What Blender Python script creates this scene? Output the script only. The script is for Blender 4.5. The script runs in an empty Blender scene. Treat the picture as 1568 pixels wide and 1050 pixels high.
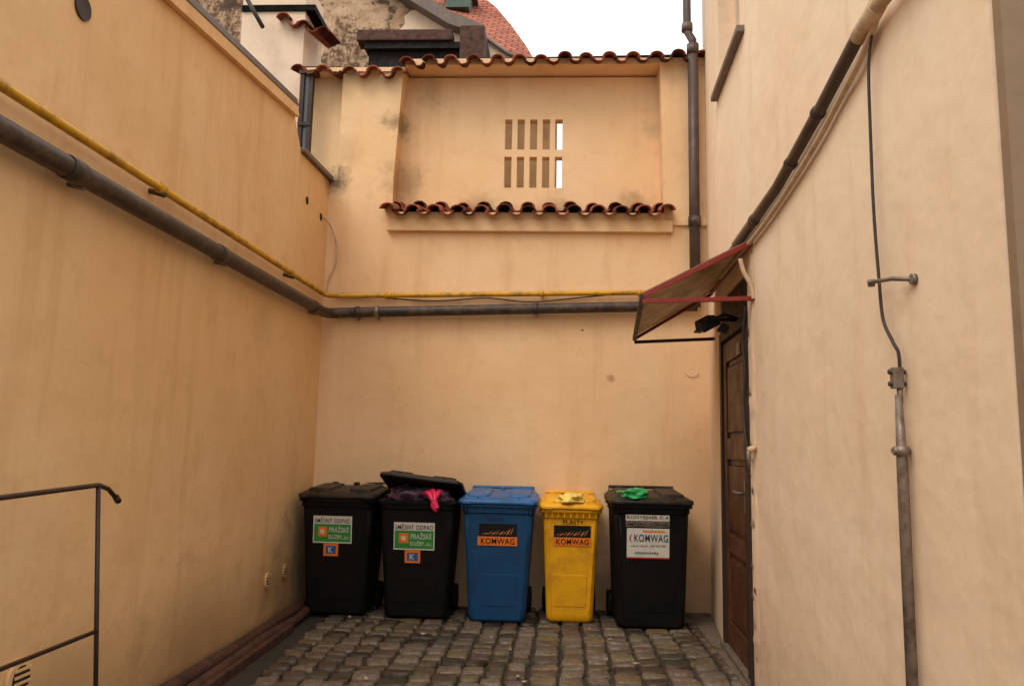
import bpy, bmesh, math, random
from mathutils import Vector, Matrix, noise
random.seed(7)
scene=bpy.context.scene
COL=scene.collection

# ------------------------------------------------------------------ materials
class NT:
    def __init__(s,name):
        s.m=bpy.data.materials.new(name); s.m.use_nodes=True
        s.t=s.m.node_tree; s.n=s.t.nodes; s.b=s.n['Principled BSDF']
        s.tc=s.n.new('ShaderNodeTexCoord')
    def link(s,a,b): s.t.links.new(a,b)
    def noise(s,scale,detail=3,rough=.6,stretch=None):
        nn=s.n.new('ShaderNodeTexNoise'); nn.inputs['Scale'].default_value=scale
        nn.inputs['Detail'].default_value=detail; nn.inputs['Roughness'].default_value=rough
        if stretch:
            mp=s.n.new('ShaderNodeMapping'); mp.inputs['Scale'].default_value=stretch
            s.link(s.tc.outputs['Object'],mp.inputs[0]); s.link(mp.outputs[0],nn.inputs['Vector'])
        else: s.link(s.tc.outputs['Object'],nn.inputs['Vector'])
        return nn.outputs['Fac']
    def ramp(s,x,a,b,va=0,vb=1):
        r=s.n.new('ShaderNodeMapRange'); r.inputs[1].default_value=a; r.inputs[2].default_value=b
        r.inputs[3].default_value=va; r.inputs[4].default_value=vb; r.clamp=True
        r.interpolation_type='SMOOTHSTEP'
        s.link(x,r.inputs[0]); return r.outputs[0]
    def math(s,op,a,b):
        m=s.n.new('ShaderNodeMath'); m.operation=op
        for i,v in enumerate((a,b)):
            if isinstance(v,(int,float)): m.inputs[i].default_value=v
            else: s.link(v,m.inputs[i])
        return m.outputs[0]
    def mix(s,fac,a,b,mode='MIX'):
        m=s.n.new('ShaderNodeMix'); m.data_type='RGBA'; m.blend_type=mode
        if isinstance(fac,(int,float)): m.inputs[0].default_value=fac
        else: s.link(fac,m.inputs[0])
        for i,v in ((6,a),(7,b)):
            if isinstance(v,tuple): m.inputs[i].default_value=v if len(v)==4 else (*v,1)
            else: s.link(v,m.inputs[i])
        return m.outputs[2]
    def bump(s,h,strength,dist):
        b=s.n.new('ShaderNodeBump'); b.inputs['Strength'].default_value=strength; b.inputs['Distance'].default_value=dist
        s.link(h,b.inputs['Height'])
        if getattr(s,'lastb',None): s.link(s.lastb,b.inputs['Normal'])
        s.lastb=b.outputs[0]; s.link(b.outputs[0],s.b.inputs['Normal'])
    def sep(s):
        x=s.n.new('ShaderNodeSeparateXYZ'); s.link(s.tc.outputs['Object'],x.inputs[0]); return x.outputs
    def dist(s,c):
        v=s.n.new('ShaderNodeVectorMath'); v.operation='DISTANCE'; s.link(s.tc.outputs['Object'],v.inputs[0]); v.inputs[1].default_value=c
        return v.outputs['Value']
def mulc(c,k): return (c[0]*k,c[1]*k,c[2]*k,1)

def plaster(name,base,light,dark,stains=(),dirt=.35,dirth=.55):
    s=NT(name)
    big=s.noise(.9,3,.6); med=s.noise(5,4,.7); fine=s.noise(30,2,.6)
    streak=s.noise(1.6,3,.6,(3.2,3.2,.35))
    c=s.mix(s.ramp(big,.35,.68),base,light)
    c=s.mix(s.math('MULTIPLY',s.ramp(med,.5,.75),.30),c,dark)
    c=s.mix(s.math('MULTIPLY',s.ramp(streak,.50,.78),.42),c,dark)
    c=s.mix(s.math('MULTIPLY',s.ramp(fine,.45,.8),.12),c,dark)
    if dirt:
        z=s.sep()[2]
        zz=s.math('ADD',z,s.math('MULTIPLY',med,-.5))
        c=s.mix(s.ramp(zz,-.3,dirth-.25,dirt,0),c,mulc(dark,.45))
    for (p,r,k,colr) in stains:
        d=s.dist(p)
        d=s.math('ADD',d,s.math('MULTIPLY',s.math('SUBTRACT',med,.5),r*2.2))
        c=s.mix(s.ramp(d,r*.1,r,k,0),c,colr)
    s.link(c,s.b.inputs['Base Color'])
    s.b.inputs['Roughness'].default_value=.9
    s.b.inputs['Specular IOR Level'].default_value=.2
    h=s.math('ADD',s.math('MULTIPLY',s.noise(2.6,3,.55),1.0),s.math('MULTIPLY',fine,.06))
    s.bump(h,.45,.035)
    return s.m
def simple(name,col,rough=.6,metal=0,var=.35,scale=12,col2=None,bump=.2,spec=.4,vcol=None,bd=.003):
    s=NT(name)
    c2=col2 or mulc(col,.5)
    n=s.noise(scale,4,.65)
    c=s.mix(s.math('MULTIPLY',s.ramp(n,.42,.72),var),col,c2)
    if vcol:
        a=s.n.new('ShaderNodeAttribute'); a.attribute_name='rnd'
        c=s.mix(1.0,c,a.outputs['Color'],'MULTIPLY')
    s.link(c,s.b.inputs['Base Color'])
    s.link(s.ramp(n,.3,.7,rough*.85,min(1,rough*1.15)),s.b.inputs['Roughness'])
    s.b.inputs['Metallic'].default_value=metal
    s.b.inputs['Specular IOR Level'].default_value=spec
    if bump: s.bump(s.noise(scale*2.5,2,.6),bump,bd)
    return s.m

MOLD=(.07,.045,.03,1); GR=(.26,.15,.07,1)
M_left=plaster('plaster_ochre',(.79,.50,.245,1),(.83,.56,.30,1),(.60,.34,.14,1),
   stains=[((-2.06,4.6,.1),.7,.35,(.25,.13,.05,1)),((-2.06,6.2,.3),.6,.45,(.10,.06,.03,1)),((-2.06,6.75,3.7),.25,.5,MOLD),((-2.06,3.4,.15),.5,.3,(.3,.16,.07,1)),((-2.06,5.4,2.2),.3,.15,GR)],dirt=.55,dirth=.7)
M_back=plaster('plaster_peach',(.82,.535,.29,1),(.86,.60,.355,1),(.64,.38,.18,1),
   stains=[((-2.02,6.8,3.74),.20,.85,MOLD),((-1.46,6.9,4.3),.22,.65,(.16,.09,.04,1)),((-1.44,6.95,3.75),.30,.5,GR),
           ((-1.9,6.8,4.0),.22,.2,(.3,.17,.08,1)),
           ((.51,6.8,1.94),.04,.6,(.35,.17,.07,1)),((-1.2,7,4.66),.25,.40,GR),((0,7,3.5),.25,.42,GR),((.75,7,3.5),.26,.5,GR),((.92,7,4.3),.16,.3,GR),
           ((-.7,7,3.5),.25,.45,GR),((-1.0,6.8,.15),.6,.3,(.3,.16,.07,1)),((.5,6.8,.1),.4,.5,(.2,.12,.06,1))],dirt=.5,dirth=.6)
M_right=plaster('plaster_cream',(.84,.63,.435,1),(.87,.68,.49,1),(.68,.46,.27,1),
   stains=[((1.2,4.75,.2),.5,.3,(.4,.22,.1,1)),((1.2,4.7,1.35),.14,.4,(.45,.3,.17,1))],dirt=.3,dirth=.7)
M_grey=plaster('plaster_grey_render',(.27,.18,.11,1),(.31,.21,.13,1),(.2,.13,.08,1),dirt=0)  # darker grey-brown render of the wall's end face
M_nb=plaster('plaster_brown_shadowed',(.20,.105,.05,1),(.34,.19,.09,1),(.06,.035,.02,1),dirt=0)  # brown darkened to paint in shadow behind the slots; some plaster chips share it
M_pale=plaster('plaster_pale',(.80,.60,.44,1),(.84,.66,.50,1),(.62,.42,.27,1),dirt=0)
M_tile=simple('roof_tile',(.36,.10,.05,1),.85,0,.85,9,(.075,.038,.028,1),.5,vcol=1,bd=.006,spec=.2)
M_dark=simple('cast_iron_pipe',(.042,.027,.020,1),.5,0,.75,14,(.14,.09,.058,1),.25)
M_yel=simple('yellow_gas_paint',(.66,.34,.010,1),.4,0,.75,9,(.17,.085,.015,1),.0,bd=.001)
M_drain=simple('drainpipe_brown',(.095,.062,.048,1),.45,0,.6,7,(.045,.03,.024,1),.1,bd=.001)
M_flash=simple('metal_flashing',(.14,.10,.078,1),.5,0,.5,8,(.26,.18,.13,1),.15)
M_rail=simple('railing_paint',(.040,.020,.013,1),.45,0,.6,25,(.02,.01,.01,1),.2)
M_red=simple('red_paint',(.25,.020,.013,1),.45,0,.6,22,(.09,.025,.016,1),.2)
M_wood=simple('door_wood',(.105,.038,.015,1),.5,0,.75,5,(.035,.015,.009,1),.2,spec=.3)
M_woodd=simple('door_wood_dark',(.035,.016,.009,1),.6,0,.6,9,(.02,.01,.006,1),.2)
M_beam=simple('old_timber',(.085,.034,.020,1),.8,0,.75,10,(.025,.014,.01,1),.5)
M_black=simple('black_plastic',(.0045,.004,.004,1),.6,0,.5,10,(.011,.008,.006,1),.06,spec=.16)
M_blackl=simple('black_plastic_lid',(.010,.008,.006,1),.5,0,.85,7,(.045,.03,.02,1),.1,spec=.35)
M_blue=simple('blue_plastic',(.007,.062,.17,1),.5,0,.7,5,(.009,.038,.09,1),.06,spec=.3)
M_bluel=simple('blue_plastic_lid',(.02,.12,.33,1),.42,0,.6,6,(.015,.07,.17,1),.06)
M_yb=simple('yellow_plastic',(.82,.40,.005,1),.45,0,.7,5,(.50,.20,.008,1),.06,spec=.35)
M_hole=simple('dark_void',(.012,.008,.006,1),.9,0,.2,bump=0)
M_metal=simple('weathered_steel',(.24,.19,.15,1),.45,.4,.8,18,(.08,.052,.036,1),.2)
M_white=simple('sticker_white',(.66,.62,.54,1),.6,0,.3,30,(.42,.35,.27,1),0)
M_green=simple('sticker_green',(.03,.25,.045,1),.5,0,.3,30,bump=0)
M_orange=simple('sticker_orange',(.85,.19,.010,1),.5,0,.3,30,bump=0)
M_ink=simple('ink_black',(.010,.008,.008,1),.6,0,.1,30,bump=0,spec=.2)
M_inkblue=simple('ink_navy',(.006,.022,.07,1),.6,0,.1,30,bump=0)
M_inkred=simple('ink_red',(.5,.03,.02,1),.6,0,.1,30,bump=0)
M_rubber=simple('rubber',(.010,.009,.008,1),.8,0,.5,bump=0,spec=.2)
M_cable=simple('dark_cable',(.04,.028,.022,1),.6,0,.5,30,bump=0)
M_cablep=simple('painted_cable',(.62,.43,.27,1),.7,0,.5,20,bump=.1)
M_bagg=simple('green_bag',(.02,.36,.10,1),.3,0,.4,20,(.05,.5,.2,1),.4)
M_bagy=simple('yellow_bag',(.88,.66,.16,1),.3,0,.5,20,bump=.4)
M_bagp=simple('purple_bag',(.045,.02,.05,1),.22,0,.8,14,(.26,.18,.24,1),.5)
M_bagk=simple('pink_bag',(.75,.02,.10,1),.3,0,.4,18,(.4,.02,.05,1),.4)
M_conc=simple('concrete',(.15,.11,.08,1),.85,0,.6,8,(.07,.05,.035,1),.4)
M_leaf=simple('litter_paper',(.45,.36,.24,1),.8,0,.8,30,(.12,.07,.03,1),0)

s=NT('canopy_sheet'); s.b.inputs['Roughness'].default_value=.35
c=s.mix(s.ramp(s.noise(6,4,.7),.35,.7),(.46,.33,.20,1),(.24,.16,.09,1)); s.link(c,s.b.inputs['Base Color'])
tr=s.n.new('ShaderNodeBsdfTranslucent'); s.link(c,tr.inputs[0]); ms=s.n.new('ShaderNodeMixShader'); ms.inputs[0].default_value=.5
s.link(s.b.outputs[0],ms.inputs[1]); s.link(tr.outputs[0],ms.inputs[2]); s.link(ms.outputs[0],s.n['Material Output'].inputs[0])
M_sheet=s.m
s=NT('window_glass'); s.b.inputs['Base Color'].default_value=(.10,.10,.10,1); s.b.inputs['Roughness'].default_value=.08; M_glass=s.m
s=NT('granite_sett')
a=s.n.new('ShaderNodeAttribute'); a.attribute_name='rnd'
gn=s.noise(35,4,.7)
c=s.mix(s.ramp(gn,.35,.7),(.205,.155,.108,1),(.09,.065,.045,1))
c=s.mix(s.math('MULTIPLY',s.ramp(s.noise(1.7,3,.6),.45,.7),.6),c,(.065,.045,.03,1))
c=s.mix(s.math('MULTIPLY',s.ramp(s.noise(3.1,4,.7),.54,.7),.4),c,(.055,.06,.022,1))
c=s.mix(1.0,c,a.outputs['Color'],'MULTIPLY'); s.link(c,s.b.inputs['Base Color'])
s.link(s.ramp(s.noise(9,3,.6),.3,.7,.36,.7),s.b.inputs['Roughness']); s.b.inputs['Specular IOR Level'].default_value=.5
s.bump(s.math('ADD',s.noise(15,2,.6),s.math('MULTIPLY',gn,.35)),.7,.010); M_sett=s.m
s=NT('joint_soil'); c=s.mix(s.ramp(s.noise(22,4,.7),.35,.7),(.022,.015,.010,1),(.055,.038,.024,1))
c=s.mix(s.math('MULTIPLY',s.ramp(s.noise(5,4,.7),.5,.65),.6),c,(.03,.038,.012,1)); s.link(c,s.b.inputs['Base Color'])
s.b.inputs['Roughness'].default_value=.95; s.bump(s.noise(60,2,.7),.6,.01); M_soil=s.m
s=NT('peeling_plaster')
n1=s.noise(1.1,5,.62); n2=s.noise(5,5,.75)
c=s.mix(s.ramp(n2,.38,.62),(.40,.245,.14,1),(.58,.40,.25,1))
c=s.mix(s.ramp(n1,.47,.51),c,s.mix(s.ramp(s.noise(9,4,.75),.42,.6),(.13,.065,.035,1),(.46,.30,.18,1)))
c=s.mix(s.math('MULTIPLY',s.ramp(s.noise(2.3,5,.7),.54,.61),.85),c,(.06,.035,.022,1))
s.link(c,s.b.inputs['Base Color']); s.b.inputs['Roughness'].default_value=.95; s.bump(n1,.8,.15); M_peel=s.m

# ------------------------------------------------------------------ mesh helpers
def new_obj(name,me,mats,parent=None,smooth=False,loc=None):
    o=bpy.data.objects.new(name,me); COL.objects.link(o)
    for m in (mats if isinstance(mats,(list,tuple)) else [mats]): me.materials.append(m)
    if parent: o.parent=parent
    if loc: o.location=loc
    if smooth:
        for p in me.polygons: p.use_smooth=True
    return o
def empty(name,loc=(0,0,0)):
    e=bpy.data.objects.new(name,None); COL.objects.link(e); e.location=loc; e.empty_display_size=.2; return e
def mesh(name,verts,faces,mats,parent=None,smooth=False,recalc=True,bevel=0,seg=2):
    me=bpy.data.meshes.new(name); bm=bmesh.new()
    vs=[bm.verts.new(v) for v in verts]
    for f in faces:
        try: bm.faces.new([vs[i] for i in f])
        except ValueError: pass
    if recalc: bmesh.ops.recalc_face_normals(bm,faces=bm.faces)
    if bevel: bmesh.ops.bevel(bm,geom=list(bm.edges),offset=bevel,segments=seg,affect='EDGES',profile=.6)
    bm.to_mesh(me); bm.free()
    return new_obj(name,me,mats,parent,smooth)
def hexv(p):
    return p,[(0,1,2,3),(4,5,6,7),(0,1,5,4),(1,2,6,5),(2,3,7,6),(3,0,4,7)]
def box(name,x0,x1,y0,y1,z0,z1,mats,parent=None,bevel=0):
    v,f=hexv([(x0,y0,z0),(x1,y0,z0),(x1,y1,z0),(x0,y1,z0),(x0,y0,z1),(x1,y0,z1),(x1,y1,z1),(x0,y1,z1)])
    return mesh(name,v,f,mats,parent,bevel=bevel)
def prism(name,pts,off,mats,parent=None,bevel=0):
    n=len(pts); off=Vector(off)
    v=[Vector(p) for p in pts]+[Vector(p)+off for p in pts]
    f=[tuple(range(n)),tuple(range(n,2*n))]+[(i,(i+1)%n,n+(i+1)%n,n+i) for i in range(n)]
    return mesh(name,v,f,mats,parent,bevel=bevel)
def tube(name,pts,r,mats,parent=None,seg=14,smoothp=False,closed=False,radii=None):
    pts=[Vector(p) for p in pts]
    if radii is None: radii=[r]*len(pts)
    if smoothp:
        out=[];rr=[]
        n=len(pts)
        for i in range(n-1):
            p0=pts[max(i-1,0)];p1=pts[i];p2=pts[i+1];p3=pts[min(i+2,n-1)]
            for k in range(8):
                t=k/8
                out.append(.5*((2*p1)+(-p0+p2)*t+(2*p0-5*p1+4*p2-p3)*t*t+(-p0+3*p1-3*p2+p3)*t**3))
                rr.append(radii[i]*(1-t)+radii[i+1]*t)
        out.append(pts[-1]); rr.append(radii[-1]); pts=out; radii=rr
    verts=[];faces=[]
    n=len(pts); up=None
    for i,p in enumerate(pts):
        d=(pts[min(i+1,n-1)]-pts[max(i-1,0)]).normalized()
        if up is None:
            up=Vector((0,0,1)) if abs(d.z)<.9 else Vector((1,0,0))
        a=d.cross(up).normalized(); b=a.cross(d).normalized(); up=b
        for j in range(seg):
            t=2*math.pi*j/seg
            verts.append(p+(a*math.cos(t)+b*math.sin(t))*radii[i])
    for i in range(n-1):
        for j in range(seg):
            faces.append((i*seg+j,i*seg+(j+1)%seg,(i+1)*seg+(j+1)%seg,(i+1)*seg+j))
    faces.append(tuple(range(seg))); faces.append(tuple(range((n-1)*seg,n*seg)))
    o=mesh(name,verts,faces,mats,parent)
    for p in o.data.polygons: p.use_smooth=len(p.vertices)==4
    return o
def holed_wall(name,org,dr,nrm,ul,z0,z1,holes,thick,mats,parent=None):
    us=sorted(set([0,ul]+[h[0] for h in holes]+[h[1] for h in holes]))
    zs=sorted(set([z0,z1]+[h[2] for h in holes]+[h[3] for h in holes]))
    P=lambda u,z,t:(org[0]+dr[0]*u+nrm[0]*t, org[1]+dr[1]*u+nrm[1]*t, z)
    inh=lambda u,z:any(h[0]<u<h[1] and h[2]<z<h[3] for h in holes)
    nu=len(us)-1;nz=len(zs)-1
    solid=[[not inh((us[i]+us[i+1])/2,(zs[j]+zs[j+1])/2) for j in range(nz)] for i in range(nu)]
    V=[];F=[];idx={}
    def vid(i,j,t):
        k=(i,j,t)
        if k not in idx: idx[k]=len(V); V.append(P(us[i],zs[j],thick*t))
        return idx[k]
    S=lambda i,j:0<=i<nu and 0<=j<nz and solid[i][j]
    for i in range(nu):
        for j in range(nz):
            if not solid[i][j]: continue
            F.append((vid(i,j,0),vid(i+1,j,0),vid(i+1,j+1,0),vid(i,j+1,0)))
            F.append((vid(i,j,1),vid(i,j+1,1),vid(i+1,j+1,1),vid(i+1,j,1)))
            if not S(i-1,j): F.append((vid(i,j,0),vid(i,j+1,0),vid(i,j+1,1),vid(i,j,1)))
            if not S(i+1,j): F.append((vid(i+1,j,0),vid(i+1,j,1),vid(i+1,j+1,1),vid(i+1,j+1,0)))
            if not S(i,j-1): F.append((vid(i,j,0),vid(i,j,1),vid(i+1,j,1),vid(i+1,j,0)))
            if not S(i,j+1): F.append((vid(i,j+1,0),vid(i+1,j+1,0),vid(i+1,j+1,1),vid(i,j+1,1)))
    return mesh(name,V,F,mats,parent)
def disc(name,c,axis,r,t,mats,parent=None,seg=20):
    c=Vector(c);a=Vector(axis).normalized()
    return tube(name,[c,c+a*t],r,mats,parent,seg=seg)

# ------------------------------------------------------------------ ground
GB=-.026
mesh('ground',[(-60,-60,GB),(60,-60,GB),(60,60,GB),(-60,60,GB)],[(0,1,2,3)],M_soil)
def cobbles():
    bm=bmesh.new(); col=bm.loops.layers.color.new('rnd')
    def stone(cx,cy,w,d,rot):
        h=.026+random.uniform(-.006,.006)
        cr,sr=math.cos(rot),math.sin(rot)
        k=random.uniform(.55,1.35); tint=(k*random.uniform(.97,1.10),k,k*random.uniform(.84,1.03),1)
        rings=[]
        jit=[(random.uniform(-.010,.010),random.uniform(-.010,.010)) for _ in range(8)]
        tiltx=random.uniform(-.06,.06);tilty=random.uniform(-.06,.06)
        for (ins,z) in ((0,-.01),(.0,h*.55),(.006,h*.88),(.016,h)):
            a=w/2-ins;b=d/2-ins;cc=.015
            pts=[(-a+cc,-b),(a-cc,-b),(a,-b+cc),(a,b-cc),(a-cc,b),(-a+cc,b),(-a,b-cc),(-a,-b+cc)]
            ring=[]
            for (px,py),(jx,jy) in zip(pts,jit):
                px+=jx;py+=jy
                zz=z+(px*tiltx+py*tilty if z>0 else 0)
                ring.append(bm.verts.new((cx+px*cr-py*sr,cy+px*sr+py*cr,GB+zz)))
            rings.append(ring)
        fs=[]
        for r0,r1 in zip(rings[:-1],rings[1:]):
            for i in range(8): fs.append(bm.faces.new((r0[i],r0[(i+1)%8],r1[(i+1)%8],r1[i])))
        c=bm.verts.new((cx,cy,GB+h+.001))
        for i in range(8): fs.append(bm.faces.new((rings[-1][i],rings[-1][(i+1)%8],c)))
        for f in fs:
            f.smooth=True
            for l in f.loops: l[col]=tint
    x=-1.74
    while x<1.08:
        w=random.uniform(.130,.180)
        y=-1.2+random.uniform(0,.15)
        while y<6.86:
            d=random.uniform(.11,.20)
            fan=.025*math.sin(y*1.3+x)-.03*max(0,(-x-.3))*(y-6.5)
            rot=.03+.16*max(0,-x-.5)+random.uniform(-.08,.08)
            stone(x+w/2+fan,y+d/2,w-.020,d-.022,rot)
            y+=d
        x+=w
    me=bpy.data.meshes.new('cobblestone_pavement'); bm.to_mesh(me); bm.free()
    new_obj('cobblestone_pavement',me,M_sett)
cobbles()
prism('concrete_kerb',[(1.09,-1,GB),(1.165,-1,GB),(1.165,4.6,GB),(1.33,6.78,GB),(1.14,6.78,GB)],(0,0,.032),M_conc,bevel=.006)
lit=empty('litter')
rl=random.Random(11)
for i in range(26):
    x=rl.uniform(-1.75,1.05);y=rl.choice([rl.uniform(4.6,6.1),rl.uniform(5.7,6.2),rl.uniform(6.3,6.7)]);a=rl.uniform(0,6.3);q=rl.uniform(.008,.020)
    v=[(x+math.cos(a+k*1.57+rl.uniform(-.3,.3))*q*(1.6 if k%2 else .8),y+math.sin(a+k*1.57)*q*(1.6 if k%2 else .8),.008+rl.uniform(0,.012)) for k in range(4)]
    mesh('scrap_%d'%i,v,[(0,1,2,3)],M_leaf,lit)

# ------------------------------------------------------------------ left wall
lw=empty('courtyard_wall')
prof=[(-2.06,-4,-.05),(-2.06,-4,2.68),(-2.06,5.74,3.945),(-2.06,5.99,3.66),(-2.06,6.80,3.70),(-2.06,6.80,-.05)]
prism('wall_body',prof,(-.34,0,0),M_left,lw)
prism('coping_flashing',[(-2.015,-4,2.683),(-2.015,-4,2.725),(-2.015,5.70,3.99),(-2.015,5.76,3.952)],(-.42,0,0),M_flash,lw,bevel=.004)
prism('coping_drip',[(-2.02,-4,2.60),(-2.02,-4,2.683),(-2.02,5.73,3.945),(-2.02,5.78,3.875)],(-.037,0,0),M_left,lw)
prism('window_sill',[(-2.02,5.97,3.665),(-2.02,5.97,3.70),(-2.02,6.795,3.745),(-2.02,6.795,3.705)],(-.42,0,0),M_flash,lw,bevel=.004)
wf=empty('side_window')
for i,xx in enumerate((-2.335,-2.255)):
    box('frame_post_%d'%i,xx-.02,xx+.02,6.70,6.76,3.73,4.74,M_woodd,wf,.003)
box('window_pane',-2.315,-2.275,6.725,6.735,3.74,4.7,M_glass,wf)
for i,zz in enumerate((3.75,4.2,4.70)):
    box('crossbar_%d'%i,-2.355,-2.235,6.69,6.70,zz,zz+.03,M_woodd,wf)
disc('wall_vent',(-2.062,3.07,3.18),(1,0,0),.055,.012,M_woodd)
hv=empty('wall_hole')
disc('hole_rim',(-2.061,6.2,3.33),(1,0,0),.034,.004,M_hole,hv)
disc('hole_rim_2',(-2.061,6.60,3.31),(1,0,0),.034,.004,M_hole,hv)
def vent(name,y,z,r):
    e=empty(name)
    disc('vent_ring',(-2.06,y,z),(1,0,0),r,.018,M_left,e)
    disc('vent_core',(-2.045,y,z),(1,0,0),r*.68,.006,M_woodd,e)
    for k in range(4):
        zz=z-r*.5+k*r*.33
        box('louvre_%d'%k,-2.038,-2.032,y-r*.6,y+r*.6,zz-.004,zz+.006,M_left,e)
vent('round_vent',5.78,.33,.06); vent('round_vent.001',6.16,.34,.06); vent('round_vent.002',3.08,.40,.075)

bt=empty('timber_edging')
random.seed(3)
pp=[(-1.985,y,.04+random.uniform(-.008,.008)) for y in [-1,.5,2,3,3.9,4.7,5.4,6.0,6.45]]
tube('round_pole',pp,.042,M_beam,bt,seg=10,smoothp=True)
pp=[(-1.90+random.uniform(-.01,.01),y,.02+random.uniform(-.008,.008)) for y in [0,.8,2,3,3.9,4.7,5.4,6.0,6.3]]
tube('round_pole_2',pp,.034,M_beam,bt,seg=10,smoothp=True)
prism('thin_batten',[(-1.83,1.2,GB),(-1.79,1.2,GB),(-1.79,1.2,.03),(-1.83,1.2,.03)],(-.05,4.6,0),M_beam,bt,bevel=.006)

# ------------------------------------------------------------------ back wall
bw=empty('courtyard_wall.001')
box('lower_wall',-2.40,1.42,6.80,7.12,-.05,3.36,M_back,bw)
box('pillar_foot',-2.40,-1.47,6.80,7.12,3.36,3.72,M_back,bw)
v,f=hexv([(-1.985,6.80,3.72),(-1.472,6.80,3.72),(-1.472,7.12,3.72),(-1.985,7.12,3.72),(-1.985,6.80,4.76),(-1.42,6.80,4.76),(-1.42,7.12,4.76),(-1.985,7.12,4.76)])
mesh('pillar',v,f,M_back,bw)
box('side_wall_strip',-2.42,-1.985,6.90,7.10,3.72,4.76,M_back,bw)
hs=[]
for r,(za,zb) in enumerate(((3.72,4.02),(4.09,4.385))):
    for k in range(5):
        xa=-.475+k*.118
        hs.append((xa+1.47,xa+1.47+.068,za,zb))
holed_wall('recessed_wall',(-1.47,7.0),(1,0),(0,1),2.44,3.36,4.80,hs,.10,M_back,bw)
v,f=hexv([(.975,6.80,3.36),(1.42,6.80,3.36),(1.42,7.12,3.36),(.975,7.12,3.36),(.945,6.80,4.82),(1.42,6.80,4.82),(1.42,7.12,4.82),(.945,7.12,4.82)])
mesh('right_pillar',v,f,M_back,bw)
box('ledge_moulding',-1.50,1.045,6.745,6.80,3.235,3.345,M_back,bw,.010)
box('ledge_bed',-1.465,.97,6.76,7.0,3.345,3.41,M_back,bw)
box('render_panel',1.03,1.42,6.786,6.80,.0,3.30,M_back,bw)
box('render_panel_step',1.045,1.42,6.76,6.80,3.30,3.36,M_back,bw,.008)

def tiles(name,x0,x1,yb,zb,yf,zf,pitch,zslope=0,parent=None,seed=1,rad=.058):
    rnd=random.Random(seed)
    bm=bmesh.new(); col=bm.loops.layers.color.new('rnd')
    n=int((x1-x0)/pitch)
    def shell(cx,r0,r1,up,dz,k,dy,skew):
        seg=9;t=.015; rows=[]
        for e,(y,z,r) in enumerate(((yb,zb,r0),(yf+dy,zf,r1))):
            for rr in (r,r-t):
                row=[]
                for i in range(seg+1):
                    a=math.pi*i/seg
                    x=cx+math.cos(a)*rr+(skew if e else 0); zz=math.sin(a)*rr*.85
                    row.append(bm.verts.new((x,y,z+dz+(zz if up else -zz+r*.62)+zslope*(cx-x0))))
                rows.append(row)
        o0,i0,o1,i1=rows
        fs=[]
        for i in range(seg):
            fs.append(bm.faces.new((o0[i],o0[i+1],o1[i+1],o1[i])))
            fs.append(bm.faces.new((i0[i],i1[i],i1[i+1],i0[i+1])))
            fs.append(bm.faces.new((o1[i],o1[i+1],i1[i+1],i1[i])))
        for f in fs:
            f.smooth=True
            for l in f.loops: l[col]=(k,k*rnd.uniform(.9,1.05),k*.95,1)
    for i in range(n+1):
        cx=x0+(x1-x0)*i/n
        k=rnd.uniform(.55,1.4)
        shell(cx,rad*.9,rad*1.12,True,rnd.uniform(-.004,.010),k,rnd.uniform(-.02,.02),rnd.uniform(-.012,.012))
        if i<n:
            k=rnd.uniform(.45,1.0)
            shell(cx+(x1-x0)/n/2,rad*.85,rad*.95,False,-.028,k,rnd.uniform(-.01,.02),rnd.uniform(-.01,.01))
    bmesh.ops.recalc_face_normals(bm,faces=bm.faces)
    me=bpy.data.meshes.new(name); bm.to_mesh(me); bm.free()
    return new_obj(name,me,M_tile,parent)
tiles('ledge_tiles',-1.47,.99,7.0,3.50,6.64,3.385,.19,0,bw,2,.064)
tiles('ledge_tiles_upper',-1.44,.95,7.0,3.53,6.84,3.475,.19,0,bw,12,.060)
tiles('coping_tiles_left',-2.38,-1.44,7.02,4.83,6.68,4.725,.19,-.03,bw,3)
tiles('coping_tiles_left_rear',-2.38,-1.44,7.02,4.83,7.36,4.72,.19,-.03,bw,8)
tiles('coping_tiles',-1.36,1.30,7.02,4.91,6.66,4.79,.195,.018,bw,4)
tiles('coping_tiles_rear',-1.36,1.30,7.02,4.91,7.38,4.79,.195,.018,bw,5)
box('coping_mortar',-2.40,-1.40,6.78,7.16,4.76,4.80,M_back,bw)
box('coping_mortar_2',-1.40,1.40,6.78,7.18,4.82,4.88,M_back,bw)
tube('coping_ridge',[(-2.42,7.02,4.88),(-1.42,7.02,4.86)],.05,M_tile,bw,seg=12)
tube('coping_ridge_2',[(-1.40,7.02,4.945),(1.36,7.02,4.985)],.05,M_tile,bw,seg=12)

box('neighbour_wall',-3.2,.02,9.0,9.2,0,5.4,M_nb)
pl=empty('rendered_chimney')
box('stack',-3.05,-2.43,6.95,7.5,2.5,5.8,M_pale,pl)
tiles('chimney_tiles',-2.62,-2.22,7.4,5.47,6.86,5.34,.17,-.35,pl,9)
box('chimney_band',-3.05,-2.33,6.93,7.5,5.46,5.52,M_tile,pl)
tube('iron_stay',[(-3.02,6.8,5.62),(-2.74,6.7,5.16)],.02,M_woodd)

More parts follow.
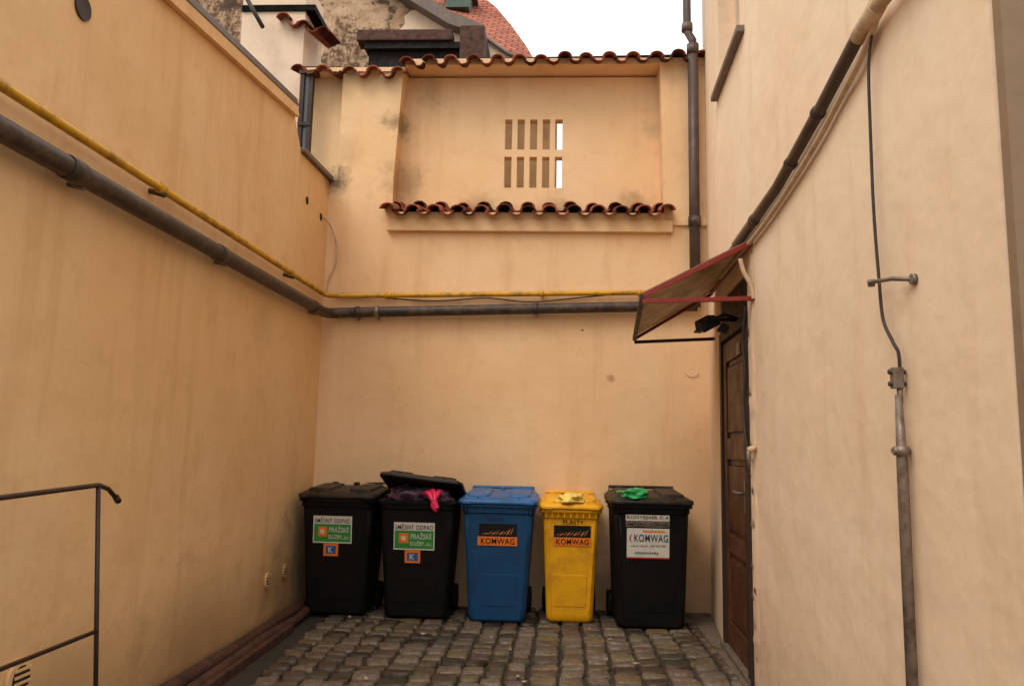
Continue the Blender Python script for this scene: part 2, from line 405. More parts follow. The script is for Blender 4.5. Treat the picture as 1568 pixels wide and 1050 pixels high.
oh=empty('old_house')
def Y12(pts,y=12.0):
    return [(x,y,z) for x,z in pts]
prism('gable_wall',Y12([(-7.5,0),(-7.5,9.8),(-4.0,9.8),(-2.48,8.65),(-1.26,7.85),(-1.26,0)]),(0,.4,0),M_peel,oh)
prism('pale_patch',Y12([(-2.75,7.9),(-2.62,8.05),(-2.5,8.2),(-2.52,8.33),(-2.42,8.42),(-2.3,8.45),(-2.12,8.36),(-1.9,8.2),(-1.5,7.95),(-1.45,7.6),(-2.8,7.6)],11.95),(0,.05,0),M_pale,oh)
prism('roof_verge',Y12([(-4.1,9.95),(-4.0,9.72),(-2.62,8.62),(-1.75,8.06),(-1.30,7.90),(-1.15,7.55),(-1.08,7.62),(-1.16,8.03),(-1.70,8.26),(-2.5,8.78)],11.7),(0,.5,0),M_flash,oh)
def sc(x,z,y): k=y/12.0; return (x*k,y,1.33+(z-1.33)*k)
rp=[sc(-1.72,8.15,12.25),sc(-1.17,7.98,12.25),sc(-.78,7.68,12.25),sc(-.30,7.48,12.3),sc(-.48,7.80,12.8),sc(-.74,8.18,13.4),sc(-1.00,8.50,14.0),sc(-1.4,8.85,14.6),sc(-2.3,9.4,15.6),sc(-3.2,9.4,15.6),sc(-2.5,8.75,12.3)]
s=NT('distant_roof_tiles')
w=s.n.new('ShaderNodeTexBrick'); w.inputs['Scale'].default_value=2.6; w.inputs['Mortar Size'].default_value=.035
w.inputs['Color1'].default_value=(.50,.13,.055,1); w.inputs['Color2'].default_value=(.34,.08,.04,1); w.inputs['Mortar'].default_value=(.09,.03,.02,1)
mp=s.n.new('ShaderNodeMapping'); mp.inputs['Rotation'].default_value=(math.radians(90),0,0); s.link(s.tc.outputs['Object'],mp.inputs[0]); s.link(mp.outputs[0],w.inputs['Vector'])
s.link(s.mix(s.math('MULTIPLY',s.ramp(s.noise(3,4,.7),.45,.7),.4),w.outputs['Color'],(.14,.055,.035,1)),s.b.inputs['Base Color']); s.b.inputs['Roughness'].default_value=.9
M_roof=s.m
prism('tiled_roof',rp,(0,.3,-.12),M_roof,oh)
prism('eaves_cornice',[sc(-1.15,7.9,12.2),sc(-.36,7.50,12.2),sc(-.5,7.40,12.2),sc(-1.15,7.5,12.2)],(0,.3,0),M_pale,oh)
tube('eaves_gutter',[sc(-1.18,7.99,12.15),sc(-.80,7.70,12.15),sc(-.33,7.50,12.15)],.035,M_flash,oh)
gd=simple('copper_green',(.07,.12,.09,1),.6)
box('roof_dormer',-2.05,-1.62,13.3,14.2,9.30,9.75,gd,oh)
box('roof_dormer_cap',-2.15,-1.52,13.2,14.3,9.75,9.80,M_flash,oh)
box('hatch_beam',-3.12,-1.62,11.3,11.6,7.56,7.74,M_beam,oh,.02)
box('hatch_lintel',-3.0,-1.2,11.35,11.6,7.45,7.555,M_hole,oh)
box('hatch_void',-2.95,-1.25,11.45,11.95,6.9,7.45,M_hole,oh)
box('hatch_post',-1.50,-1.12,11.3,11.7,6.9,7.80,M_beam,oh,.02)

# ------------------------------------------------------------------ right-hand house
hs_=empty('plastered_house')
box('near_wall',1.18,1.55,2.06,4.70,-.05,9.5,[M_right],hs_)
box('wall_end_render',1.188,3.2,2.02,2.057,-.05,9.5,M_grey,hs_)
L1=1.06; k1=.045; q=math.hypot(k1,1.06); dr=(k1/q,1.06/q); nr=(dr[1],-dr[0])
hol=[(.05,1.01,-.06,2.42),(.12,.92,4.02,5.6)]
holed_wall('door_wall',(1.18,4.70),dr,nr,L1,-.06,9.5,hol,.30,M_right,hs_)
def FW(u,t,z): return (1.18+dr[0]*u+nr[0]*t,4.70+dr[1]*u+nr[1]*t,z)
pj=FW(L1,0,0); q2=math.hypot(1.37-pj[0],7.0-pj[1]); dr2=((1.37-pj[0])/q2,(7.0-pj[1])/q2)
holed_wall('far_wall',(pj[0],pj[1]+.0005),dr2,(dr2[1],-dr2[0]),q2,-.06,9.5,[],.28,M_right,hs_)
def fbox(name,u0,u1,t0,t1,z0,z1,m,p,bevel=0):
    v,f=hexv([FW(u0,t0,z0),FW(u1,t0,z0),FW(u1,t1,z0),FW(u0,t1,z0),FW(u0,t0,z1),FW(u1,t0,z1),FW(u1,t1,z1),FW(u0,t1,z1)])
    return mesh(name,v,f,m,p,bevel=bevel)
fbox('window_sill',-.02,1.0,-.05,.06,3.955,4.0,M_flash,hs_,.006)
fbox('window_back',.12,.92,.20,.22,4.02,5.6,M_glass,hs_)
fbox('window_frame_a',.12,.18,.12,.19,4.02,5.6,M_pale,hs_)
fbox('window_frame_b',.86,.92,.12,.19,4.02,5.6,M_pale,hs_)
fbox('window_frame_c',.5,.54,.12,.19,4.02,5.6,M_pale,hs_)
d=empty('wooden_door'); TO=-.038
def dbox(name,u0,u1,t0,t1,z0,z1,m,bevel=0): return fbox(name,u0,u1,t0+TO,t1+TO,z0,z1,m,d,bevel)
dbox('door_leaf',.12,.94,.06,.10,.03,2.10,M_wood)
dbox('frame_near',.051,.118,.015,.10,.0,2.17,M_woodd,.004)
dbox('frame_far',.942,1.009,.025,.10,.0,2.17,M_woodd,.004)
dbox('frame_head',.119,.941,.020,.10,2.105,2.17,M_woodd,.004)
dbox('transom_panel',.051,1.009,.05,.10,2.172,2.42,M_woodd)
dbox('threshold',.055,1.005,.005,.12,-.01,.035,M_conc,.004)
for i,(a,b) in enumerate(((.12,.22),(.84,.94),)):
    dbox('stile_%d'%i,a,b,.040,.0585,.04,2.09,M_wood,.004)
for i,(a,b) in enumerate(((.04,.20),(.66,.78),(1.28,1.42),(1.95,2.09))):
    dbox('rail_%d'%i,.222,.838,.042,.0585,a,b,M_wood,.004)
for i,(a,b) in enumerate(((.24,.62),(.82,1.24),(1.46,1.91))):
    for j,(u0,u1) in enumerate(((.25,.81),)):
        dbox('panel_%d_%d'%(i,j),u0,u1,.046,.0585,a,b,M_wood,.014)
dbox('lock_plate',.20,.235,.033,.040,.96,1.16,M_metal,.002)
tube('door_handle',[FW(.218,.0,1.08),FW(.218,-.05,1.08),FW(.33,-.05,1.085)],.010,M_metal,d,seg=8)
dbox('letter_plate',.30,.42,.035,.0395,1.95,2.03,M_metal,.002)
lump=empty('broken_plaster_edge')
V=[];F=[];N=46
for i in range(N+1):
    z=2.5*i/N
    ya=4.715+.035*noise.noise(Vector((0,0,z*5)))+.03*noise.noise(Vector((3,0,z*17)))
    xa=1.1725+.006*noise.noise(Vector((7,0,z*9)))
    V+= [(xa+.004,4.60+.03*noise.noise(Vector((9,0,z*6))),z),(xa,4.64,z),(xa,ya-.012,z),(xa+.01,ya,z),(1.21,ya+.004,z),(1.21,4.62,z)]
for i in range(N):
    for j in range(6): F.append((i*6+j,i*6+(j+1)%6,(i+1)*6+(j+1)%6,(i+1)*6+j))
F.append(tuple(range(6)));F.append(tuple(range(N*6,N*6+6)))
mesh('ragged_render',V,F,M_right,lump)
rc=random.Random(4)
for i in range(16):
    z=rc.uniform(.05,2.1); y=4.66+rc.uniform(-.02,.04); h=rc.uniform(.02,.08)
    mesh('chip_%d'%i,[(1.1665,y-rc.uniform(.005,.02),z),(1.1665,y+rc.uniform(.01,.03),z+h*.3),(1.1665,y+rc.uniform(.0,.02),z+h),(1.1665,y-rc.uniform(.0,.015),z+h*.6)],[(0,1,2,3)],M_nb if i%3==0 else M_conc,lump)
pts=[(1.160,4.72,2.2),(1.150,4.75,2.0),(1.155,4.73,1.8),(1.150,4.76,1.62),(1.145,4.72,1.45),(1.150,4.69,1.36)]
tube('bell_wire',pts,.007,M_cable,smoothp=True,seg=8)
jb=empty('junction_stub')
tube('stub',[(1.18,4.60,1.36),(1.13,4.60,1.34)],.018,M_cablep,jb,seg=8); tube('stub_drop',[(1.135,4.60,1.34),(1.14,4.62,1.24)],.012,M_metal,jb,seg=8)

cp=empty('door_canopy')
A=Vector((1.18,4.60,2.57));B=Vector((.53,4.60,2.235));Cc=Vector((.64,6.10,2.19));D=Vector((1.25,6.10,2.56))
n=(B-A).cross(D-A).normalized()
if n.z<0: n=-n
prism('sheet',[A+n*.016,B+n*.016,Cc+n*.016,D+n*.016],n*.006,M_sheet,cp)
def bar(name,p,q,w,h,m,par):
    p=Vector(p);q=Vector(q);dd=(q-p).normalized();sd=dd.cross(Vector((0,0,1)))
    sd=sd.normalized() if sd.length>.01 else Vector((1,0,0)); u_=sd.cross(dd).normalized()
    pts=[p-sd*w/2-u_*h/2,p+sd*w/2-u_*h/2,p+sd*w/2+u_*h/2,p-sd*w/2+u_*h/2]
    return prism(name,pts,q-p,m,par,bevel=.002)
bar('near_rafter',A,B,.03,.030,M_red,cp); bar('far_rafter',D,Cc,.026,.024,M_red,cp)
bar('front_rail',B,Cc,.030,.028,M_woodd,cp)
bar('near_tie',(B.x,4.602,2.205),(1.18,4.602,2.23),.028,.026,M_red,cp); bar('far_tie',(Cc.x,6.1,2.165),(1.26,6.1,2.20),.024,.024,M_woodd,cp)
tube('near_brace',[(1.10,4.57,2.46),(1.12,4.57,2.38),(1.16,4.57,2.30),(1.175,4.57,2.22)],.014,M_cablep,cp,smoothp=True,seg=8)
bar('wall_rail',A+Vector((-.012,0,.0)),D+Vector((-.012,0,.0)),.02,.03,M_red,cp)

fl=empty('floodlight',(1.0,4.98,2.14))
def lbox(name,c,sx,sy,sz,m,rot=(0,0,0),p=None,bev=.006):
    v,f=hexv([(-sx,-sy,-sz),(sx,-sy,-sz),(sx,sy,-sz),(-sx,sy,-sz),(-sx*.8,-sy*.8,sz),(sx*.8,-sy*.8,sz),(sx*.8,sy*.8,sz),(-sx*.8,sy*.8,sz)])
    o=mesh(name,v,f,m,p,bevel=bev); o.location=c; o.rotation_euler=rot; return o
lbox('lamp_housing',(-.02,0,0),.065,.06,.035,M_ink,(.2,-.5,.2),fl)
lbox('lamp_glass',(-.04,0,-.035),.055,.05,.006,M_glass,(.2,-.5,.2),fl,.002)
lbox('sensor_head',(.09,.02,-.03),.03,.03,.03,M_ink,(0,.5,0),fl)
tube('bracket',[(-.02,.07,.0),(.10,.07,.04),(.20,.05,.03)],.012,M_ink,fl,seg=8)
tube('bracket_arm',[(-.02,-.07,.0),(.08,-.05,.05),(.20,.03,.03)],.010,M_ink,fl,seg=8)

# ------------------------------------------------------------------ pipes
wp=empty('waste_pipe')
ptsD=[(-1.985,-2,2.38),(-1.985,2.6,2.42),(-1.985,6.55,2.455),(-1.97,6.66,2.462),(-1.93,6.715,2.47),(-1.82,6.725,2.478),(.9,6.72,2.565),(1.24,6.71,2.57)]
tube('pipe_run',ptsD,.046,M_dark,wp,seg=18)
for i,(y) in enumerate((1.2,3.0,4.45,6.3)):
    z=2.42+.0088*(y-2.6)
    tube('socket_%d'%i,[(-1.985,y-.05,z),(-1.985,y+.05,z)],.051,M_dark,wp,seg=18)
    tube('clamp_%d'%i,[(-2.06,y+.09,z-.03),(-1.985,y+.09,z-.050)],.010,M_metal,wp,seg=8)
for i,x in enumerate((-1.72,-1.55,-.15,1.0)):
    z=2.478+.032*(x+1.82)
    tube('back_socket_%d'%i,[(x-.02,6.722,z),(x+.02,6.722,z)],.052,M_metal if i==1 else M_dark,wp,seg=18)
    tube('back_stud_%d'%i,[(x,6.80,z-.05),(x,6.70,z-.06)],.010,M_metal,wp,seg=8)
gp=empty('gas_pipe')
ptsY=[(-2.0,-2,2.56),(-2.0,2.6,2.585),(-2.0,6.62,2.62),(-1.97,6.72,2.628),(-1.90,6.75,2.632),(.79,6.75,2.69),(1.18,6.75,2.70)]
tube('pipe_run',ptsY,.0215,M_yel,gp,seg=14)
for i,y in enumerate((1.0,3.74,5.75)):
    z=2.585+.0087*(y-2.6)
    tube('clamp_%d'%i,[(-2.06,y,z-.01),(-1.975,y,z-.035)],.014,M_dark,gp,seg=8)
    tube('collar_%d'%i,[(-2.0,y-.022,z),(-2.0,y+.022,z)],.028,M_yel,gp)
for i,x in enumerate((-1.48,-1.42,-.1,.75)):
    z=2.632+.0216*(x+1.9)
    tube('back_clamp_%d'%i,[(x,6.80,z+.0),(x,6.735,z+.0)],.013,M_metal,gp,seg=8); tube('back_collar_%d'%i,[(x-.016,6.75,z),(x+.016,6.75,z)],.027,M_yel,gp)
tube('hanging_cable',[(-1.9,6.78,2.66),(-1.1,6.77,2.60),(-.6,6.76,2.63),(-.2,6.765,2.60),(.3,6.76,2.65),(.8,6.76,2.70),(1.1,6.76,2.73)],.006,M_cable,smoothp=True,seg=6)
tube('hanging_cable.001',[(-2.04,6.62,3.31),(-2.0,6.73,3.25),(-1.955,6.77,3.10),(-1.96,6.775,2.93),(-2.01,6.775,2.80),(-2.03,6.77,2.66)],.008,M_cablep,smoothp=True,seg=6)
tube('hanging_cable.002',[(1.14,6.786,1.99),(1.19,6.780,1.965),(1.25,6.780,1.975),(1.26,6.786,2.01)],.0025,M_cablep,smoothp=True,seg=6)
disc('wall_hole.001',(.26,6.801,2.36),(0,-1,0),.010,.004,M_nb)

dp=empty('drainpipe')
tube('pipe_run',[(1.225,6.70,2.56),(1.225,6.70,4.93)],.046,M_drain,dp,seg=18)
tube('upper_pipe',[(1.225,6.70,4.93),(1.225,6.70,5.0),(1.18,6.72,5.10),(1.175,6.72,7.5)],.036,M_drain,dp,seg=16)
for i,z in enumerate((2.85,3.32,4.92)):
    tube('socket_%d'%i,[(1.225,6.70,z-.05),(1.225,6.70,z+.04)],.054,M_dark if i<2 else M_drain,dp,seg=18)
tube('socket_top',[(1.18,6.72,5.10),(1.18,6.72,5.17)],.05,M_flash,dp,seg=18)
for i,z in enumerate((3.0,4.1)): box('bracket_%d'%i,1.21,1.24,6.74,6.785,z,z+.02,M_metal,dp)

wc=empty('wall_conduit')
tube('pipe_run',[(1.17,5.6,2.60),(1.15,4.96,2.61),(1.14,3.93,2.68),(1.14,3.24,2.81),(1.135,2.86,2.885),(1.13,2.70,2.90)],.027,M_drain,wc,seg=14)
tube('pipe_joint',[(1.14,2.83,2.89),(1.13,2.64,2.905)],.034,M_cablep,wc,seg=14)
tube('pipe_near',[(1.13,2.66,2.90),(1.135,2.45,2.90),(1.14,2.10,2.90)],.027,M_cablep,wc,seg=14)
tube('twin_cable',[(1.16,5.4,2.53),(1.155,4.5,2.56),(1.155,3.93,2.61),(1.155,3.4,2.69),(1.155,3.1,2.76),(1.15,2.9,2.80),(1.15,2.74,2.86),(1.14,2.66,2.89)],.013,M_cablep,wc,smoothp=True,seg=8)
tube('paint_streak_cable',[(1.150,4.96,2.655),(1.145,3.93,2.722),(1.145,3.24,2.85),(1.14,2.80,2.93)],.010,M_cablep,wc,seg=8)
for i,(y,z) in enumerate(((4.4,2.645),(3.7,2.72),(3.3,2.80))): tube('clip_%d'%i,[(1.14,y-.012,z),(1.14,y+.012,z)],.033,M_dark,wc)
lc=empty('lightning_conductor')
tube('down_wire',[(1.15,2.74,2.86),(1.145,2.77,2.74),(1.15,2.79,2.50),(1.15,2.79,2.20),(1.15,2.77,1.95),(1.15,2.75,1.80),(1.15,2.68,1.71),(1.155,2.65,1.66),(1.155,2.655,1.55)],.006,M_cable,lc,smoothp=True,seg=8)
tube('stand_off',[(1.18,2.56,1.90),(1.13,2.62,1.915),(1.12,2.78,1.935)],.008,M_metal,lc,seg=8)
disc('stand_off_cap',(1.165,2.56,1.90),(1,0,0),.018,.014,M_metal,lc)
disc('stand_off_grip',(1.125,2.775,1.92),(0,0,1),.012,.025,M_metal,lc)
box('test_clamp',1.13,1.165,2.64,2.67,1.55,1.62,M_metal,lc,.003)
for i,z in enumerate((1.565,1.605)): tube('bolt_%d'%i,[(1.12,2.655,z),(1.175,2.655,z)],.009,M_dark,lc,seg=6)
tube('rod',[(1.155,2.655,1.56),(1.155,2.655,1.50)],.010,M_metal,lc,seg=8)
tube('guard_tube',[(1.15,2.655,1.53),(1.15,2.65,1.30),(1.15,2.65,0)],.019,M_metal,lc,seg=12,radii=[.011,.018,.018])
tube('guard_clamp',[(1.18,2.66,1.345),(1.12,2.645,1.345)],.011,M_metal,lc,seg=8)
tube('guard_collar',[(1.15,2.65,1.33),(1.15,2.65,1.36)],.025,M_metal,lc)

# ------------------------------------------------------------------ handrail
hr=empty('metal_handrail')
tube('top_rail',[(-1.75,.2,1.08),(-1.75,2.0,1.125),(-1.75,2.92,1.15),(-1.75,2.99,1.152),(-1.75,3.06,1.135),(-1.75,3.13,1.09)],.0095,M_rail,hr,seg=10)
disc('rail_end',(-1.75,3.12,1.10),(0,.7,-.6),.013,.03,M_rail,hr)
tube('post',[(-1.75,2.99,1.15),(-1.735,3.12,.0)],.009,M_rail,hr,seg=10)
tube('post_2',[(-1.75,1.2,1.10),(-1.75,1.2,.0)],.009,M_rail,hr,seg=10)
tube('lower_rail',[(-1.75,.2,.60),(-1.742,3.05,.595)],.008,M_rail,hr,seg=10)

# ------------------------------------------------------------------ wheelie bins
GZ=.004
def rr(w,yf,yb,z,r=.05,n=4,slope=0):
    pts=[]
    x0,x1=-w/2,w/2
    for (cx,cy,a0) in ((x1-r,yf+r,-90),(x1-r,yb-r,0),(x0+r,yb-r,90),(x0+r,yf+r,180)):
        for i in range(n+1):
            a=math.radians(a0+90*i/n); yy=cy+math.sin(a)*r
            pts.append((cx+math.cos(a)*r,yy,z+slope*(yy-yf)))
    return pts
def loft(name,secs,m,parent,bevel=0):
    n=len(secs[0]);V=[p for s_ in secs for p in s_];F=[]
    for k in range(len(secs)-1):
        for i in range(n): F.append((k*n+i,k*n+(i+1)%n,(k+1)*n+(i+1)%n,(k+1)*n+i))
    F.append(tuple(range(n)));F.append(tuple(range((len(secs)-1)*n,len(secs)*n)))
    o=mesh(name,V,F,m,parent)
    for p in o.data.polygons:
        p.use_smooth = p.area<.012 and len(p.vertices)==4
    return o
class Bin: pass
def wheelie(cx,yf,wb,wt,H,db,mb,ml,rot=0,lid_open=0,lid_roll=0,lean=.065):
    e=empty('wheelie_bin',(cx,yf,GZ)); e.rotation_euler=(0,0,rot)
    H=H-GZ
    fy=lambda z:-lean*(z/H)
    ybk=lambda z:db+.05*(z/H)
    wz=lambda z:wb+(wt-.05-wb)*(z/H)
    zs=[0,.02,.06,.35,.6,H-.065]
    loft('body',[rr(wz(z)-(.03 if z==0 else 0),fy(z)+(.015 if z==0 else 0),ybk(z)-(.015 if z==0 else 0),z,.045) for z in zs],mb,e)
    loft('collar',[rr(wz(H)-.005,fy(H)+.0,ybk(H),H-.075,.05),rr(wz(H)+.012,fy(H)-.010,ybk(H)+.01,H-.065,.05),rr(wz(H)+.015,fy(H)-.012,ybk(H)+.01,H-.032,.05),
                   rr(wt,fy(H)-.030,ybk(H)+.02,H-.027,.055),rr(wt,fy(H)-.032,ybk(H)+.02,H-.003,.055)],mb,e)
    nf=9
    for i in range(nf):
        x=-wt/2+.05+(wt-.10)*i/(nf-1)
        box('collar_rib_%d'%i,x-.004,x+.004,fy(H)-.026,fy(H)-.008,H-.066,H-.030,mb,e)
    for sx in (-1,1):
        x=sx*(wb/2-.035)
        zt=H-.10
        v,f=hexv([(x-.008,fy(.08)-.006,.08),(x+.008,fy(.08)-.006,.08),(x+.008,fy(.08)+.02,.08),(x-.008,fy(.08)+.02,.08),
                  (x-.008+sx*.04,fy(zt)-.006,zt),(x+.008+sx*.04,fy(zt)-.006,zt),(x+.008+sx*.04,fy(zt)+.02,zt),(x-.008+sx*.04,fy(zt)+.02,zt)])
        mesh('front_rib',v,f,mb,e,bevel=.003)
    z1,z2=.12,.36
    a=wb*.34
    v,f=hexv([(-a,fy(z1)-.004,z1),(a,fy(z1)-.004,z1),(a,fy(z1)+.02,z1),(-a,fy(z1)+.02,z1),(-a*1.06,fy(z2)-.004,z2),(a*1.06,fy(z2)-.004,z2),(a*1.06,fy(z2)+.02,z2),(-a*1.06,fy(z2)+.02,z2)])
    mesh('front_pressing',v,f,mb,e,bevel=.003)
    for sx in (-1,1):
        xw=sx*(wb/2+.012)
        tube('wheel',[(xw-.022,db+.01,.098),(xw+.022,db+.01,.098)],.098,M_rubber,e,seg=24)
        tube('hub',[(xw-.026,db+.01,.098),(xw+.026,db+.01,.098)],.05,M_black,e,seg=16)
    tube('axle',[(-wb/2,db+.01,.098),(wb/2,db+.01,.098)],.012,M_metal,e,seg=8)
    piv=(0,ybk(H)+.03,H)
    lid=bpy.data.objects.new('lid',None); COL.objects.link(lid); lid.parent=e; lid.location=piv
    lid.rotation_euler=(lid_open,lid_roll,0)
    o_f=fy(H)-.045-piv[1]; o_b=.0; sl=.05
    loft('lid_shell',[rr(wt+.012,o_f+.003,o_b,.0,.06),rr(wt+.018,o_f,o_b,.004,.06,slope=sl*.3),rr(wt+.016,o_f+.002,o_b-.002,.026,.06,slope=sl*.6),rr(wt-.03,o_f+.028,o_b-.02,.036,.06,slope=sl),
                      rr(wt-.07,o_f+.06,o_b-.04,.050,.06,slope=sl),rr(wt-.16,o_f+.14,o_b-.1,.056,.05,slope=sl)],ml,lid)
    for sx in (-1,1):
        x=sx*(wt*.27)
        loft('lid_pad',[[(p[0]+x,p[1],p[2]) for p in rr(wt*.30,o_f+.09,o_b-.06,.040,.03,slope=sl)],
                        [(p[0]+x,p[1],p[2]) for p in rr(wt*.28,o_f+.10,o_b-.07,.068,.03,slope=sl)],
                        [(p[0]+x,p[1],p[2]) for p in rr(wt*.24,o_f+.12,o_b-.09,.073,.02,slope=sl)]],ml,lid)
        box('lid_grip',sx*(wt/2-.06)-.035,sx*(wt/2-.06)+.035,o_f-.014,o_f+.02,.0,.02,ml,lid,.005)
        box('lid_rib',x-.008,x+.008,o_f+.04,o_f+.10,.035,.055,ml,lid,.003)
    tube('rear_handle',[(-wt/2+.04,.0,.02),(-wt/2+.04,.045,.095),(wt/2-.04,.045,.095),(wt/2-.04,.0,.02)],.014,ml,lid,seg=10)
    for sx in (-1,0,1): box('hinge_lug',sx*wt*.3-.02,sx*wt*.3+.02,-.03,.05,.02,.10,ml,lid,.006)
    b=Bin(); b.e=e;b.fy=fy;b.H=H;b.lid=lid;b.wt=wt;b.lean=math.atan(lean/H)
    return b
def stick(b,name,x0,x1,z0,z1,m,lift=.0062):
    z0-=GZ;z1-=GZ
    v=[(x0,b.fy(z0)-lift,z0),(x1,b.fy(z0)-lift,z0),(x1,b.fy(z1)-lift,z1),(x0,b.fy(z1)-lift,z1)]
    me=bpy.data.meshes.new(name); me.from_pydata(v,[],[(0,1,2,3)]); return new_obj(name,me,m,b.e)
def text(b,t,x0,x1,z0,z1,m,lift=.0088,bold=.010):
    z0-=GZ;z1-=GZ
    cu=bpy.data.curves.new('lettering','FONT'); cu.body=t; cu.size=1; cu.offset=bold; cu.space_character=1.08
    o=bpy.data.objects.new('lettering',cu); COL.objects.link(o); cu.materials.append(m)
    bpy.context.view_layer.update()
    bb=o.bound_box; bx0=min(p[0] for p in bb);bx1=max(p[0] for p in bb);by0=min(p[1] for p in bb);by1=max(p[1] for p in bb)
    sx=(x1-x0)/(bx1-bx0); sy=(z1-z0)/(by1-by0)
    o.parent=b.e; o.scale=(sx,sy,1); o.rotation_euler=(math.pi/2+b.lean,0,0)
    zz=z0-by0*sy
    o.location=(x0-bx0*sx,b.fy(zz)-lift,zz)
def mountains(b,x0,x1,z0,z1):
    stick(b,'picture_panel',x0,x1,z0,z1,M_ink)
    r=random.Random(int(b.e.location.x*100)); n=9; w=(x1-x0)
    for i in range(n):
        xa=x0+w*.04+w*.86*i/n; h=(z1-z0)*(.22+.45*i/n)*r.uniform(.7,1.1)
        zb=z0+(z1-z0)*.12
        p=[(xa,zb),(xa+w*.07,zb+h*.2),(xa+w*(.12+r.uniform(0,.04)),zb+h),(xa+w*.06,zb+h*.55)]
        v=[(x,b.fy(z-GZ)-.0076,z-GZ) for x,z in p]
        me=bpy.data.meshes.new('picture_peak'); me.from_pydata(v,[],[(0,1,2,3)]); new_obj('picture_peak',me,M_orange if i%2 else M_metal,b.e)
def city_label(b,x0,x1,z0,z1,zs):
    stick(b,'label',x0,x1,z0,z1,M_white)
    h=z1-z0; w=x1-x0
    text(b,'SMĚSNÝ ODPAD',x0+.012,x1-.012,z1-h*.26,z1-h*.04,M_ink)
    stick(b,'label_green',x0+.008,x1-.008,z0+.01,z1-h*.30,M_green,.0070)
    stick(b,'logo_square',x0+w*.13,x0+w*.36,z0+h*.25,z0+h*.60,M_orange,.0078)
    stick(b,'logo_core',x0+w*.19,x0+w*.29,z0+h*.34,z0+h*.50,M_white,.0084)
    text(b,'PRAŽSKÉ',x0+w*.42,x0+w*.92,z0+h*.40,z0+h*.63,M_white)
    text(b,'SLUŽBY, a.s.',x0+w*.40,x0+w*.93,z0+h*.14,z0+h*.34,M_white)
    a=x0+w*.28;c=x0+w*.66
    stick(b,'label_small',a,c,zs,z0-.003,M_orange)
    hh=z0-.003-zs
    stick(b,'label_small_core',a+.018,c-.018,zs+hh*.18,zs+hh*.82,M_bluel,.0070)
    text(b,'K',a+.04,c-.045,zs+hh*.28,zs+hh*.72,M_white)

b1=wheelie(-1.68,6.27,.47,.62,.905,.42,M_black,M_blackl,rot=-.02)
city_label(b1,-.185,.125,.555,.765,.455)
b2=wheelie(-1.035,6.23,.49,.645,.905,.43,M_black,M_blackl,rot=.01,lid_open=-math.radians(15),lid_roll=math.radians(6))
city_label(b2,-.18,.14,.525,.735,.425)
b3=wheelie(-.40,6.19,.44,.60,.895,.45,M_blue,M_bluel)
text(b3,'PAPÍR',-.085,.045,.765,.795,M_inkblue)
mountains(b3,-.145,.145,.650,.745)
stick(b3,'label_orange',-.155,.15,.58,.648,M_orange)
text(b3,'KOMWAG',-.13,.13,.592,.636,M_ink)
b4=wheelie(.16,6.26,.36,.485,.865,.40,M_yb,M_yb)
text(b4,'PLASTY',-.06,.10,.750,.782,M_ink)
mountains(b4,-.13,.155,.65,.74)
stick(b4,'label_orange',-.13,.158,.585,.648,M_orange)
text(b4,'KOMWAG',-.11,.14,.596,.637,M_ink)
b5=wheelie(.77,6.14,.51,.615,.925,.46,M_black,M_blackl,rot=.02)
stick(b5,'label_top',-.20,.13,.80,.845,M_white); text(b5,'KONTEJNER č. 4',-.19,.12,.808,.838,M_ink)
stick(b5,'label_mid',-.20,.13,.755,.797,M_metal); text(b5,'SMĚSNÝ ODPAD',-.19,.12,.762,.792,M_ink)
stick(b5,'label_main',-.190,.13,.53,.745,M_white)
text(b5,'KOMWAG',-.135,.12,.645,.700,M_inkblue); text(b5,'odvoz odpadu  236 040 000',-.16,.10,.602,.624,M_ink,bold=0); text(b5,'(',-.172,-.148,.64,.70,M_inkred)
stick(b5,'label_rule',-.07,.10,.715,.728,M_orange,.0070); text(b5,'objednávky',-.13,.05,.546,.576,M_ink)
stick(b5,'label_rule_2',-.190,.13,.520,.5285,M_inkred,.0070)

def blob(name,c,sx,sy,sz,m,seed=0,amp=.35):
    bm=bmesh.new(); bmesh.ops.create_icosphere(bm,subdivisions=4,radius=1)
    for v in bm.verts:
        p=v.co.copy(); n_=noise.noise(p*1.7+Vector((seed,0,0)))*amp+abs(noise.noise(p*4+Vector((0,seed,0))))*amp*.7
        p*= (1+n_-.15)
        v.co=Vector((p.x*sx,p.y*sy,max(p.z,-.5)*sz))
    me=bpy.data.meshes.new(name); bm.to_mesh(me); bm.free()
    o=new_obj(name,me,m,None,True); o.location=c; return o
blob('plastic_bag',(.64,6.18,.988),.14,.13,.046,M_bagg,3,.5)
blob('plastic_bag.001',(.16,6.26,.938),.12,.12,.05,M_bagy,6,.4)
blob('rubbish_bag',(-1.10,6.38,.92),.24,.20,.10,M_bagp,9,.4)
blob('rubbish_bag.001',(-.86,6.27,.915),.09,.10,.07,M_bagp,12,.5)
pk=empty('pink_wrapper')
for i,pts in enumerate(([(-.97,6.29,.96),(-.92,6.17,.975),(-.89,6.10,.93),(-.90,6.085,.87),(-.87,6.08,.83)],[(-.86,6.27,.97),(-.87,6.17,.97),(-.89,6.10,.92),(-.87,6.082,.85)],[(-1.0,6.22,.95),(-.95,6.15,.96),(-.90,6.10,.90)])):
    tube('wrapper_fold_%d'%i,pts,.02,M_bagk,pk,smoothp=True,seg=8,radii=[.015,.024,.018,.022,.008][:len(pts)])

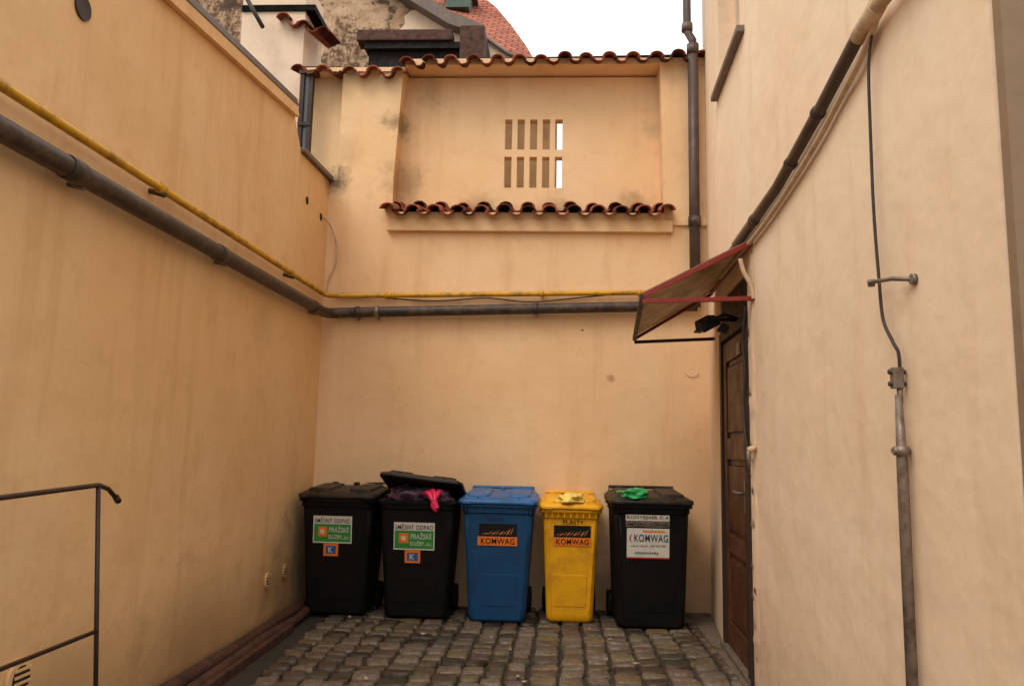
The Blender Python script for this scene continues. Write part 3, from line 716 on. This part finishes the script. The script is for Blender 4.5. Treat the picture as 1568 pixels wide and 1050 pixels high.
# ------------------------------------------------------------------ light: overcast sky + soft sun
w=bpy.data.worlds.new('World'); scene.world=w; w.use_nodes=True
nt=w.node_tree; bg=nt.nodes['Background']
sk=nt.nodes.new('ShaderNodeTexSky'); sk.sky_type='NISHITA'; sk.sun_disc=False
EL=math.radians(52); AZ=math.radians(215)
sk.sun_elevation=EL; sk.sun_rotation=AZ; sk.dust_density=6; sk.air_density=1.2
tc=nt.nodes.new('ShaderNodeTexCoord'); sp=nt.nodes.new('ShaderNodeSeparateXYZ'); nt.links.new(tc.outputs['Generated'],sp.inputs[0])
mr=nt.nodes.new('ShaderNodeMapRange'); mr.inputs[1].default_value=0; mr.inputs[2].default_value=1; nt.links.new(sp.outputs[2],mr.inputs[0])
cl=nt.nodes.new('ShaderNodeMix'); cl.data_type='RGBA'; nt.links.new(mr.outputs[0],cl.inputs[0])
cl.inputs[6].default_value=(6.6,6.6,6.5,1); cl.inputs[7].default_value=(14.5,14.2,13.6,1)
mx=nt.nodes.new('ShaderNodeMix'); mx.data_type='RGBA'; mx.inputs[0].default_value=.88
nt.links.new(sk.outputs[0],mx.inputs[6]); nt.links.new(cl.outputs[2],mx.inputs[7]); nt.links.new(mx.outputs[2],bg.inputs[0]); bg.inputs[1].default_value=.15
sun=bpy.data.lights.new('sun','SUN'); sun.energy=1.1; sun.angle=math.radians(25); sun.color=(1,.94,.86)
so=bpy.data.objects.new('sun',sun); COL.objects.link(so)
dv=Vector((math.sin(AZ)*math.cos(EL),math.cos(AZ)*math.cos(EL),math.sin(EL)))
so.rotation_euler=dv.to_track_quat('Z','Y').to_euler(); so.location=(0,0,12)

# ------------------------------------------------------------------ camera
yaw=math.radians(3.0);p=math.radians(7.6);ro=math.radians(1.2)
f=Vector((-math.sin(yaw)*math.cos(p),math.cos(yaw)*math.cos(p),math.sin(p)))
r0=Vector((math.cos(yaw),math.sin(yaw),0));u0=r0.cross(f)
r=r0*math.cos(ro)+u0*math.sin(ro);u=u0*math.cos(ro)-r0*math.sin(ro)
cam=bpy.data.cameras.new('camera'); cam.lens=27.46; cam.sensor_width=36; cam.clip_end=300
co=bpy.data.objects.new('camera',cam); COL.objects.link(co)
co.matrix_world=Matrix(((r.x,u.x,-f.x,0),(r.y,u.y,-f.y,0),(r.z,u.z,-f.z,1.33),(0,0,0,1)))
scene.camera=co
scene.view_settings.view_transform='Standard'
